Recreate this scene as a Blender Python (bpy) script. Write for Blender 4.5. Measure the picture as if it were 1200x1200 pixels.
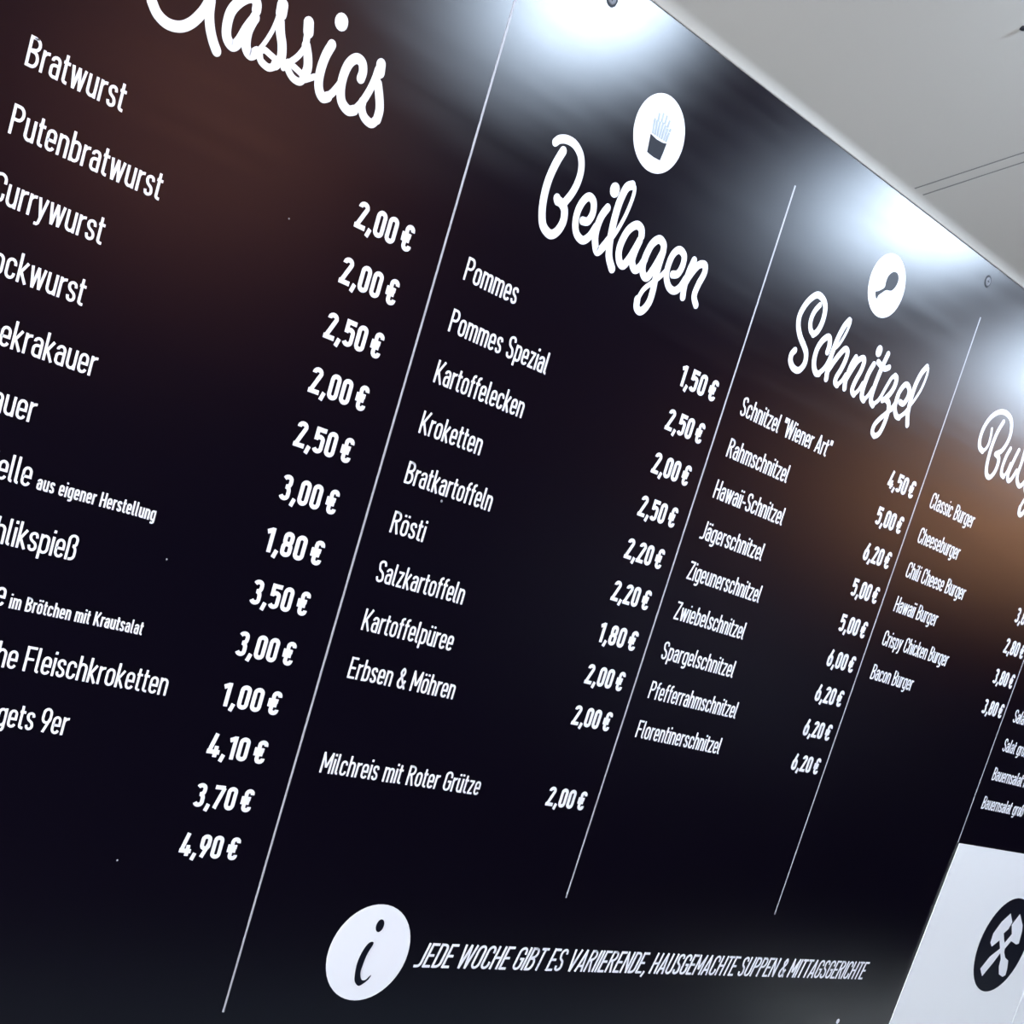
import bpy, bmesh, math, random
from mathutils import Vector, Matrix

for _o in list(bpy.data.objects):
    bpy.data.objects.remove(_o, do_unlink=True)
scn = bpy.context.scene
COL = scn.collection

# ------------------------------------------------------------------ camera
BZ = 1.75            # height of the board's measuring origin above the floor
RR = [[0.7368000671, -0.2867267987, -0.6123017262],
      [0.1267283061, 0.9481401617, -0.2914964325],
      [0.6641276967, 0.1371786304, 0.7349261363]]   # photo camera rows: right, down, forward in board axes (right, down, into the wall)
def b2w(v):
    return Vector((v[0], v[2], -v[1]))
cam_d = bpy.data.cameras.new('camera')
cam = bpy.data.objects.new('camera', cam_d); COL.objects.link(cam)
right, down, fwd = b2w(RR[0]), b2w(RR[1]), b2w(RR[2])
M4 = Matrix(((right.x, -down.x, -fwd.x, 0), (right.y, -down.y, -fwd.y, 0), (right.z, -down.z, -fwd.z, 0), (0, 0, 0, 1)))
cam.matrix_world = Matrix.Translation(Vector((-1.03040715, -1.12170817, BZ - 0.06338146))) @ M4
cam_d.sensor_width = 36; cam_d.lens = 48.3
cam_d.shift_x = 0.0809949; cam_d.shift_y = 0.2294130
cam_d.clip_start = 0.02
scn.camera = cam

# ------------------------------------------------------------------ light
scn.view_settings.view_transform = 'Standard'
scn.view_settings.look = 'None'
scn.view_settings.exposure = 0.0
scn.view_settings.gamma = 1.0
scn.view_settings.use_curve_mapping = False
w = bpy.data.worlds.new('daylight'); scn.world = w; w.use_nodes = True
w.node_tree.nodes['Background'].inputs[0].default_value = (0.90, 0.94, 1.0, 1)
w.node_tree.nodes['Background'].inputs[1].default_value = SKY = 16.0     # bright overcast daylight through the stall's open side

# ------------------------------------------------------------------ helpers
def material(name, col, rough=0.5, spec=0.5, metal=0.0, emit=None, strength=0.0):
    m = bpy.data.materials.new(name); m.use_nodes = True
    p = m.node_tree.nodes['Principled BSDF']
    p.inputs['Base Color'].default_value = (*col, 1)
    p.inputs['Roughness'].default_value = rough
    p.inputs['Specular IOR Level'].default_value = spec
    p.inputs['Metallic'].default_value = metal
    if emit:
        p.inputs['Emission Color'].default_value = (*emit, 1)
        p.inputs['Emission Strength'].default_value = strength
    return m
def noise_on(m, socket, scale, lo, hi, stretch=(1, 1, 1), detail=3):
    nt = m.node_tree; p = nt.nodes['Principled BSDF']
    tc = nt.nodes.new('ShaderNodeTexCoord'); mp = nt.nodes.new('ShaderNodeMapping')
    mp.inputs['Scale'].default_value = stretch
    n = nt.nodes.new('ShaderNodeTexNoise'); n.inputs['Scale'].default_value = scale; n.inputs['Detail'].default_value = detail
    nt.links.new(tc.outputs['Object'], mp.inputs['Vector']); nt.links.new(mp.outputs[0], n.inputs['Vector'])
    if isinstance(lo, tuple):
        r = nt.nodes.new('ShaderNodeMix'); r.data_type = 'RGBA'
        r.inputs[6].default_value = (*lo, 1); r.inputs[7].default_value = (*hi, 1)
        nt.links.new(n.outputs['Fac'], r.inputs[0]); nt.links.new(r.outputs[2], p.inputs[socket])
    else:
        r = nt.nodes.new('ShaderNodeMapRange')
        r.inputs['To Min'].default_value = lo; r.inputs['To Max'].default_value = hi
        nt.links.new(n.outputs['Fac'], r.inputs['Value']); nt.links.new(r.outputs[0], p.inputs[socket])
def bump_on(m, scale, strength, stretch=(1, 1, 1), dist=0.001):
    nt = m.node_tree; p = nt.nodes['Principled BSDF']
    tc = nt.nodes.new('ShaderNodeTexCoord'); mp = nt.nodes.new('ShaderNodeMapping'); mp.inputs['Scale'].default_value = stretch
    n = nt.nodes.new('ShaderNodeTexNoise'); n.inputs['Scale'].default_value = scale
    b = nt.nodes.new('ShaderNodeBump'); b.inputs['Strength'].default_value = strength; b.inputs['Distance'].default_value = dist
    nt.links.new(tc.outputs['Object'], mp.inputs['Vector']); nt.links.new(mp.outputs[0], n.inputs['Vector'])
    nt.links.new(n.outputs['Fac'], b.inputs['Height']); nt.links.new(b.outputs[0], p.inputs['Normal'])

def empty(name, loc, label=None, cat=None, group=None, kind=None):
    o = bpy.data.objects.new(name, None); COL.objects.link(o); o.location = loc; o.empty_display_size = 0.1
    tag(o, label, cat, group, kind); return o
def tag(o, label=None, cat=None, group=None, kind=None):
    if label: o['label'] = label
    if cat: o['category'] = cat
    if group: o['group'] = group
    if kind: o['kind'] = kind
    return o
def link_mesh(name, verts, faces, mat, parent=None, origin=(0, 0, 0), smooth=False):
    """verts in world space; stored relative to origin (a top-level object's own location or its parent's)"""
    me = bpy.data.meshes.new(name)
    ox, oy, oz = origin
    me.from_pydata([(a - ox, b - oy, c - oz) for a, b, c in verts], [], faces)
    me.materials.append(mat)
    if smooth:
        for f in me.polygons: f.use_smooth = True
    me.update()
    o = bpy.data.objects.new(name, me); COL.objects.link(o)
    if parent is not None: o.parent = parent
    else: o.location = origin
    return o
class MB:
    def __init__(s): s.v = []; s.f = []
    def add(s, v, f):
        n = len(s.v); s.v += [tuple(p) for p in v]; s.f += [tuple(i + n for i in q) for q in f]
    def box(s, a, b, bev=0.0):
        (x0, y0, z0), (x1, y1, z1) = a, b
        if bev <= 0:
            s.add([(x0,y0,z0),(x1,y0,z0),(x1,y1,z0),(x0,y1,z0),(x0,y0,z1),(x1,y0,z1),(x1,y1,z1),(x0,y1,z1)],
                  [(0,3,2,1),(4,5,6,7),(0,1,5,4),(1,2,6,5),(2,3,7,6),(3,0,4,7)]); return
        bm = bmesh.new(); bmesh.ops.create_cube(bm, size=1)
        for v in bm.verts: v.co = Vector(((x0+x1)/2 + v.co.x*(x1-x0), (y0+y1)/2 + v.co.y*(y1-y0), (z0+z1)/2 + v.co.z*(z1-z0)))
        bmesh.ops.bevel(bm, geom=list(bm.edges), offset=bev, segments=2, affect='EDGES', profile=0.6)
        bm.verts.index_update(); s.add([v.co[:] for v in bm.verts], [[v.index for v in f.verts] for f in bm.faces]); bm.free()
    def lathe(s, prof, c, n=32, axis='Z'):
        vs = []
        for r, h in prof:
            for k in range(n):
                t = 2*math.pi*k/n
                a, b = r*math.cos(t), r*math.sin(t)
                vs.append({'Z': (c[0]+a, c[1]+b, c[2]+h), 'Y': (c[0]+a, c[1]+h, c[2]+b)}[axis])
        fs = [(i*n+k, i*n+(k+1) % n, (i+1)*n+(k+1) % n, (i+1)*n+k) for i in range(len(prof)-1) for k in range(n)]
        s.add(vs, fs)
    def build(s, name, mat, parent=None, origin=(0, 0, 0), smooth=False):
        return link_mesh(name, s.v, s.f, mat, parent, origin, smooth)

# ---- flat lettering cut from thin film: strokes become raised ribbons on the board face
FACE = 0.0            # the board's face lies at Y = 0, lettering stands out towards -Y
FILM = 0.0003
def catmull(p, n=6):
    if len(p) < 3: return [tuple(q[:2]) for q in p]
    out = []
    P = [p[0]] + list(p) + [p[-1]]
    for i in range(1, len(P)-2):
        a, b, c, d = P[i-1], P[i], P[i+1], P[i+2]
        for k in range(n):
            t = k/n; t2 = t*t; t3 = t2*t
            out.append(tuple(0.5*((2*b[j]) + (-a[j]+c[j])*t + (2*a[j]-5*b[j]+4*c[j]-d[j])*t2 + (-a[j]+3*b[j]-3*c[j]+d[j])*t3) for j in (0, 1)))
    out.append(tuple(p[-1][:2]))
    return out
class Ink:
    """collects ribbons and filled outlines in board coordinates (x right, y up from the origin)"""
    def __init__(s, face=FACE): s.m = MB(); s.k = 0; s.face = face
    def depth(s):
        s.k += 1; return s.face - FILM - (s.k % 40)*0.000006
    def ribbon(s, pts, w, closed=False, cap=0):
        P = []
        for q in pts:
            if not P or (abs(q[0]-P[-1][0]) + abs(q[1]-P[-1][1])) > 1e-6: P.append(q)
        if closed and (abs(P[0][0]-P[-1][0]) + abs(P[0][1]-P[-1][1])) < 1e-6: P.pop()
        n = len(P)
        if n < 2: return
        h = w/2; L = []; R = []
        for i in range(n):
            if closed: a, b, c = P[i-1], P[i], P[(i+1) % n]
            else: a, b, c = P[max(i-1, 0)], P[i], P[min(i+1, n-1)]
            def nd(p, q):
                dx, dy = q[0]-p[0], q[1]-p[1]; l = math.hypot(dx, dy) or 1; return dx/l, dy/l
            if a is b: d1 = d2 = nd(b, c)
            elif b is c: d1 = d2 = nd(a, b)
            else: d1, d2 = nd(a, b), nd(b, c)
            nx, ny = -(d1[1]+d2[1]), d1[0]+d2[0]; l = math.hypot(nx, ny)
            if l < 1e-6: nx, ny, l = -d1[1], d1[0], 1
            nx /= l; ny /= l
            cs = max(nx*-d1[1] + ny*d1[0], 0.42)
            L.append((b[0]+nx*h/cs, b[1]+ny*h/cs)); R.append((b[0]-nx*h/cs, b[1]-ny*h/cs))
        ring = L + R[::-1]
        y = s.depth(); yb = s.face
        v = [(a, y, b) for a, b in L] + [(a, y, b) for a, b in R] + [(a, yb, b) for a, b in L] + [(a, yb, b) for a, b in R]
        f = []
        m = n if closed else n-1
        for i in range(m):
            j = (i+1) % n
            f += [(i, n+i, n+j, j), (2*n+i, i, j, 2*n+j), (n+i, 3*n+i, 3*n+j, n+j)]
        if not closed:
            f += [(0, 2*n, 3*n, n), (n-1, 2*n-1, 4*n-1, 3*n-1)]
        s.m.add(v, f)
        if cap and not closed:
            for q in (P[0], P[-1]): s.disc(q, h*cap)
    def disc(s, c, r, ry=None, n=16):
        s.fill([(c[0]+r*math.cos(2*math.pi*k/n), c[1]+(ry or r)*math.sin(2*math.pi*k/n)) for k in range(n)])
    def fill(s, ring):
        ar = sum(ring[i-1][0]*ring[i][1]-ring[i][0]*ring[i-1][1] for i in range(len(ring)))
        if ar < 0: ring = ring[::-1]
        y = s.depth(); n = len(ring)
        s.m.add([(a, y, b) for a, b in ring] + [(a, s.face, b) for a, b in ring],
                [tuple(range(n))] + [(i, n+i, n+(i+1) % n, (i+1) % n) for i in range(n)])
    def build(s, name, mat, parent, origin, label=None):
        v = [(a, b, c+BZ) for a, b, c in s.m.v]
        o = link_mesh(name, v, s.m.f, mat, parent, origin)
        if label: o['label'] = label
        return o

# ---- condensed technical alphabet (cap height 1), drawn as centre lines
def arc(cx, cy, rx, ry, a0, a1, n=5):
    return [(cx+rx*math.cos(math.radians(a0+(a1-a0)*k/n)), cy+ry*math.sin(math.radians(a0+(a1-a0)*k/n))) for k in range(n+1)]
XH = 0.73
def glyph(ch, w, wf=1.0):
    """returns (width, [(points, closed)]); w = stroke weight, wf = width factor"""
    h = w/2
    def oval(x0, x1, y0, y1):
        r = (x1-x0)/2; cx = (x0+x1)/2; ry = min(r*1.12, (y1-y0)/2)
        return arc(cx, y1-ry, r, ry, 0, 180, 8) + arc(cx, y0+ry, r, ry, 180, 360, 8)
    def W(a): return a*wf
    c = ch
    if c == ' ': return W(.20), []
    if c in 'äöü':
        ww, s = glyph({'ä': 'a', 'ö': 'o', 'ü': 'u'}[c], w, wf); d = max(w, .1)
        return ww, s + [([(ww/2-.09*wf, .86), (ww/2-.09*wf, .86+d)], 0), ([(ww/2+.09*wf, .86), (ww/2+.09*wf, .86+d)], 0)]
    if c in 'ÄÖÜ':
        ww, s = glyph({'Ä': 'A', 'Ö': 'O', 'Ü': 'U'}[c], w, wf)
        return ww, s + [([(ww/2-.09*wf, 1.08), (ww/2-.09*wf, 1.18)], 0), ([(ww/2+.09*wf, 1.08), (ww/2+.09*wf, 1.18)], 0)]
    X = XH
    if c in 'bdpqgoce':
        w0 = W(.365 if c != 'c' and c != 'e' else .35); L, R = h, w0-h; r = (R-L)/2; cx = (L+R)/2; ry = r*1.12
        o = (oval(L, R, h, X-h), 1)
        if c == 'o': return w0, [o]
        if c == 'b': return w0, [o, ([(L, 0), (L, 1)], 0)]
        if c == 'd': return w0, [o, ([(R, 0), (R, 1)], 0)]
        if c == 'p': return w0, [o, ([(L, -.22), (L, X)], 0)]
        if c == 'q': return w0, [o, ([(R, -.22), (R, X)], 0)]
        if c == 'g': return w0, [o, ([(R, X)] + arc(cx, -.22+h+ry, r, ry, 0, -100, 7) + [(L+.02, -.22+h+.02)], 0)]
        if c == 'c': return w0, [([(R, X-h-ry-.03)] + arc(cx, X-h-ry, r, ry, 0, 180, 8) + arc(cx, h+ry, r, ry, 180, 360, 8) + [(R, h+ry+.03)], 0)]
        if c == 'e': return w0, [([(L, X*.49), (R, X*.49)] + arc(cx, X-h-ry, r, ry, 0, 180, 8) + arc(cx, h+ry, r, ry, 180, 345, 8), 0)]
    if c == 'a':
        w0 = W(.345); L, R = h, w0-h; r = (R-L)/2; cx = (L+R)/2; ry = r*1.05
        return w0, [([(L+.01, X-.19)] + arc(cx, X-h-ry, r, ry, 165, 0, 7) + [(R, 0)], 0),
                    ([(R, .43), (cx+.01, .43)] + arc(cx, .43-r*.9, r, r*.9, 90, 180, 5) + arc(cx, h+r*.9, r, r*.9, 180, 270, 5) + [(R, h+.02)], 0)]
    if c == 'f':
        w0 = W(.235); sx = W(.05)+h
        return w0, [([(w0, 1-h), (sx+.1, 1-h)] + arc(sx+.1, .9-h, .1, .1, 90, 180, 4) + [(sx, 0)], 0), ([(0, X-h), (w0-.01, X-h)], 0)]
    if c in 'hnmr':
        w0 = W({'h': .36, 'n': .36, 'm': .565, 'r': .235}[c]); L = h
        st = [([(L, 0), (L, 1 if c == 'h' else X)], 0)]
        def arch(a, b):
            r = (b-a)/2; return ([(a, X-h-r*1.15)] + arc((a+b)/2, X-h-r*1.15, r, r*1.15, 180, 0, 8) + [(b, 0)], 0)
        if c == 'r':
            r = w0-L; return w0, st + [([(L, X-h-.17)] + arc(w0-.01, X-h-.17, r-.01, .17, 180, 90, 5) + [(w0+.01, X-h)], 0)]
        if c == 'm': mid = w0/2; return w0, st + [arch(L, mid), arch(mid, w0-h)]
        return w0, st + [arch(L, w0-h)]
    if c == 'u':
        w0 = W(.36); a, b = h, w0-h; r = (b-a)/2
        return w0, [([(a, X)] + arc((a+b)/2, h+r*1.15, r, r*1.15, 180, 360, 8), 0), ([(b, X), (b, 0)], 0)]
    if c == 'i': return w, [([(h, 0), (h, X)], 0), ([(h, .87), (h, .87+max(w, .11))], 0)]
    if c == 'j': return w+.05, [([(h+.05, X), (h+.05, -.08)] + arc(-.04+h, -.08, .09, .12, 0, -90, 4), 0), ([(h+.05, .87), (h+.05, .98)], 0)]
    if c == 'l': return w+W(.06), [([(h, 1), (h, .12)] + arc(h+.09, .12, .09, .12-h, 180, 270, 4) + [(h+.1, h)], 0)]
    if c == 't':
        w0 = W(.225); sx = W(.035)+h
        return w0, [([(sx, .93), (sx, .13)] + arc(sx+.1, .13, .1, .13-h, 180, 270, 4) + [(w0, h)], 0), ([(0, X-h), (w0, X-h)], 0)]
    if c == 'k': w0 = W(.34); return w0, [([(h, 0), (h, 1)], 0), ([(h, .28), (w0-.05, X)], 0), ([(h+.07, .38), (w0-.03, 0)], 0)]
    def scurve(w0, Ht):
        L, R = h, w0-h; r = (R-L)/2; cx = (L+R)/2; ry = min(r*1.1, Ht*.22)
        return catmull([(R, Ht-h-ry*1.15), (R-r*.25, Ht-h-ry*.3), (cx, Ht-h), (L+r*.2, Ht-h-ry*.35), (L, Ht-h-ry*1.1), (L+r*.35, Ht*.58), (cx, Ht*.5), (R-r*.35, Ht*.42), (R, h+ry*1.1), (R-r*.2, h+ry*.35), (cx, h), (L+r*.25, h+ry*.3), (L, h+ry*1.15)], 3)
    if c == 's': w0 = W(.33); return w0, [(scurve(w0, X), 0)]
    if c == 'S': w0 = W(.40); return w0, [(scurve(w0, 1), 0)]
    if c == 'v': w0 = W(.34); return w0, [([(h*.8, X), (w0/2, h*.6)], 0), ([(w0-h*.8, X), (w0/2, h*.6)], 0)]
    if c == 'y': w0 = W(.34); return w0, [([(h*.8, X), (w0/2+.005, .03)], 0), ([(w0-h*.8, X), (w0/2-.04, -.12), (w0/2-.09, -.22+h), (.0, -.22+h)], 0)]
    if c == 'w': w0 = W(.53); return w0, [([(h*.8, X), (w0*.28, 0)], 0), ([(w0*.28, 0), (w0/2, X)], 0), ([(w0/2, X), (w0*.72, 0)], 0), ([(w0*.72, 0), (w0-h*.8, X)], 0)]
    if c == 'x': w0 = W(.33); return w0, [([(h, 0), (w0-h, X)], 0), ([(h, X), (w0-h, 0)], 0)]
    if c == 'z': w0 = W(.31); return w0, [([(.01, X-h), (w0-.01, X-h)], 0), ([(w0-h, X-w*.6), (h, w*.6)], 0), ([(.01, h), (w0-.01, h)], 0)]
    if c == 'ß':
        w0 = W(.38); L, R = h, w0-h; r = (R-L)/2; cx = (L+R)/2
        return w0, [([(L, 0), (L, 1-h-r)] + arc(cx, 1-h-r, r, r, 180, 0, 8) + arc(cx-.01, .56+.1, r, .1, 0, -80, 4), 0),
                    (arc(cx-.01, .35, r+.01, .21, 80, 0, 5) + arc(cx-.01, .22, r+.01, .22-h, 0, -90, 5) + [(cx-.06, h)], 0)]
    # capitals
    if c in 'OCGQ':
        w0 = W(.43 if c != 'C' else .42); L, R = h, w0-h; r = (R-L)/2; cx = (L+R)/2; ry = r*1.05
        if c == 'O': return w0, [(oval(L, R, h, 1-h), 1)]
        base = [(R, 1-h-ry-.1)] + arc(cx, 1-h-ry, r, ry, 0, 180, 8) + arc(cx, h+ry, r, ry, 180, 360, 8)
        if c == 'C': return w0, [(base + [(R, h+ry+.1)], 0)]
        return w0, [(base + [(R, .48), (cx, .48)], 0)]
    if c in 'BPRD':
        w0 = W(.42); L, R = h, w0-h
        st = ([(L, 0), (L, 1)], 0)
        if c == 'D': return w0, [st, ([(L, 1-h), (R-.18, 1-h)] + arc(R-.18, .82-h, .18, .18, 90, 0, 5) + arc(R-.18, .18+h, .18, .18, 0, -90, 5) + [(L, h)], 0)]
        top = ([(L, 1-h), (R-.16, 1-h)] + arc(R-.17, .76, .16, .24-h, 90, -90, 8) + [(L, .52)], 0)
        if c == 'B': return w0, [st, top, ([(L, .52), (R-.16, .52)] + arc(R-.16, (.52+h)/2, .16, (.52-h)/2, 90, -90, 8) + [(L, h)], 0)]
        if c == 'P': return w0, [st, ([(L, 1-h), (R-.16, 1-h)] + arc(R-.16, .73, .16, .27-h, 90, -90, 8) + [(L, .46+h)], 0)]
        return w0, [st, top, ([(R-.17, .52), (R, 0)], 0)]
    if c in 'EFL':
        w0 = W(.37); s = [([(h, 0), (h, 1)], 0)]
        if c in 'EF': s += [([(h, 1-h), (w0, 1-h)], 0), ([(h, .5), (w0-.04, .5)], 0)]
        if c in 'EL': s += [([(h, h), (w0, h)], 0)]
        return w0, s
    if c == 'H': w0 = W(.43); return w0, [([(h, 0), (h, 1)], 0), ([(w0-h, 0), (w0-h, 1)], 0), ([(h, .5), (w0-h, .5)], 0)]
    if c == 'I': return w, [([(h, 0), (h, 1)], 0)]
    if c == 'J': w0 = W(.33); R = w0-h; return w0, [([(R, 1), (R, .2)] + arc(R-.13, .2, .13, .2-h, 0, -90, 5) + [(0, h)], 0)]
    if c == 'K': w0 = W(.43); return w0, [([(h, 0), (h, 1)], 0), ([(h, .33), (w0-h*.7, 1)], 0), ([(h+.1, .52), (w0-h*.6, 0)], 0)]
    if c == 'M': w0 = W(.54); return w0, [([(h, 0), (h, 1)], 0), ([(w0-h, 0), (w0-h, 1)], 0), ([(h, 1-h), (w0/2, .28)], 0), ([(w0-h, 1-h), (w0/2, .28)], 0)]
    if c == 'N': w0 = W(.44); return w0, [([(h, 0), (h, 1)], 0), ([(w0-h, 0), (w0-h, 1)], 0), ([(h, 1-h), (w0-h, h)], 0)]
    if c == 'T': w0 = W(.39); return w0, [([(0, 1-h), (w0, 1-h)], 0), ([(w0/2, 0), (w0/2, 1)], 0)]
    if c == 'U': w0 = W(.43); a, b = h, w0-h; r = (b-a)/2; return w0, [([(a, 1)] + arc((a+b)/2, h+r*1.05, r, r*1.05, 180, 360, 8) + [(b, 1)], 0)]
    if c == 'A': w0 = W(.45); return w0, [([(h*.8, 0), (w0/2, 1)], 0), ([(w0-h*.8, 0), (w0/2, 1)], 0), ([(w0*.24, .26), (w0*.76, .26)], 0)]
    if c == 'V': w0 = W(.45); return w0, [([(h*.8, 1), (w0/2, 0)], 0), ([(w0-h*.8, 1), (w0/2, 0)], 0)]
    if c == 'W': w0 = W(.66); return w0, [([(h*.8, 1), (w0*.27, 0)], 0), ([(w0*.27, 0), (w0/2, 1)], 0), ([(w0/2, 1), (w0*.73, 0)], 0), ([(w0*.73, 0), (w0-h*.8, 1)], 0)]
    if c == 'Z': w0 = W(.39); return w0, [([(.01, 1-h), (w0-.01, 1-h)], 0), ([(w0-h, 1-w*.6), (h, w*.6)], 0), ([(.01, h), (w0-.01, h)], 0)]
    # figures
    w0 = W(.40); L, R = h, w0-h; r = (R-L)/2; cx = (L+R)/2; ry = r*1.05
    if c == '0': return w0, [(oval(L, R, h, 1-h), 1)]
    if c == '1': return W(.26), [([(W(.26)-h, 0), (W(.26)-h, 1)], 0), ([(W(.26)-h, 1-h), (.0, .80)], 0)]
    if c == '2': return w0, [([(L, 1-h-ry-.02)] + arc(cx, 1-h-ry, r, ry, 180, -25, 8) + [(L+.02, h+.02)], 0), ([(L-h+.01, h), (w0, h)], 0)]
    if c == '3': return w0, [(arc(cx, 1-h-ry, r, ry, 165, 0, 7) + arc(cx, .54+.16, r, .16, 0, -90, 5) + [(cx-.03, .54)], 0), ([(cx-.03, .54)] + arc(cx, .34, r, .2, 90, 0, 5) + arc(cx, h+ry, r, ry, 0, -165, 7), 0)]
    if c == '4': return w0, [([(w0*.52, 1), (L, .24)], 0), ([(0, .22), (w0+.02, .22)], 0), ([(w0*.72, .48), (w0*.72, 0)], 0)]
    if c == '5': return w0, [([(w0-.02, 1-h), (L, 1-h), (L, .5)], 0), ([(L, .52)] + arc(cx, .62-ry*.9+.02, r, ry*.9, 150, 0, 7) + arc(cx, h+ry, r, ry, 0, -165, 7), 0)]
    if c == '6': return w0, [(oval(L, R, h, .6), 1), ([(L+.01, .42), (w0*.62, 1)], 0)]
    if c == '7': return w0, [([(0, 1-h), (w0-h*.6, 1-h)], 0), ([(w0-h*.9, 1-h), (w0*.32, 0)], 0)]
    if c == '8': return w0, [(oval(L+.01, R-.01, .52, 1-h), 1), (oval(L, R, h, .52), 1)]
    if c == '9': return w0, [(oval(L, R, .4, 1-h), 1), ([(R-.01, .58), (w0*.38, 0)], 0)]
    if c == ',': return w+.02, [([(h+.05, .02+w*.9), (h-.02, -.16)], 0)]
    if c == '€':
        w0 = W(.44); L = h+.07; R = w0-h; r = (R-L)/2; cx = (L+R)/2; ry = r*1.05
        return w0, [([(R, 1-h-ry-.04)] + arc(cx, 1-h-ry, r, ry, 0, 180, 8) + arc(cx, h+ry, r, ry, 180, 360, 8) + [(R, h+ry+.04)], 0),
                    ([(0, .585), (cx+.08, .585)], 0), ([(0, .415), (cx+.06, .415)], 0)]
    if c == '&':
        return W(.46), [(catmull([(W(.46), .0), (W(.13), .66), (W(.12), .84), (W(.2), .95), (W(.28), .84), (W(.26), .68), (W(.07), .38), (W(.06), .17), (W(.17), .05), (W(.30), .1), (W(.42), .42)], 4), 0)]
    if c == '"': return W(.18), [([(h, .72), (h, 1)], 0), ([(W(.18)-h*.4, .72), (W(.18)-h*.4, 1)], 0)]
    if c == '-': return W(.22), [([(0, .38), (W(.22), .38)], 0)]
    raise ValueError(c)
def layout(text, weight, track=0.075, wf=1.0, italic=0.0, gap=0.20):
    x = 0; out = []
    for ch in text:
        w0, st = glyph(ch, weight, wf)
        if ch == ' ': w0 = gap*wf
        for pts, cl in st: out.append(([(x+px+italic*py, py) for px, py in pts], cl))
        x += w0 + (track if ch != ' ' else track*.6)
    return x-track, out
def write(ink, text, x, y, cap, weight, width=None, right=False, track=0.075, wf=1.0, italic=0.0, gap=0.20):
    """text on a baseline y (up), starting at x (or ending there if right)"""
    tot, st = layout(text, weight, track, wf, italic, gap)
    sx = cap if width is None else width/tot
    x0 = x - tot*sx if right else x
    k = sx/cap
    for pts, cl in st:
        ink.ribbon([(x0+px*sx, y+py*cap) for px, py in pts], weight*cap*(0.5+0.5*k), bool(cl))

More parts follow.
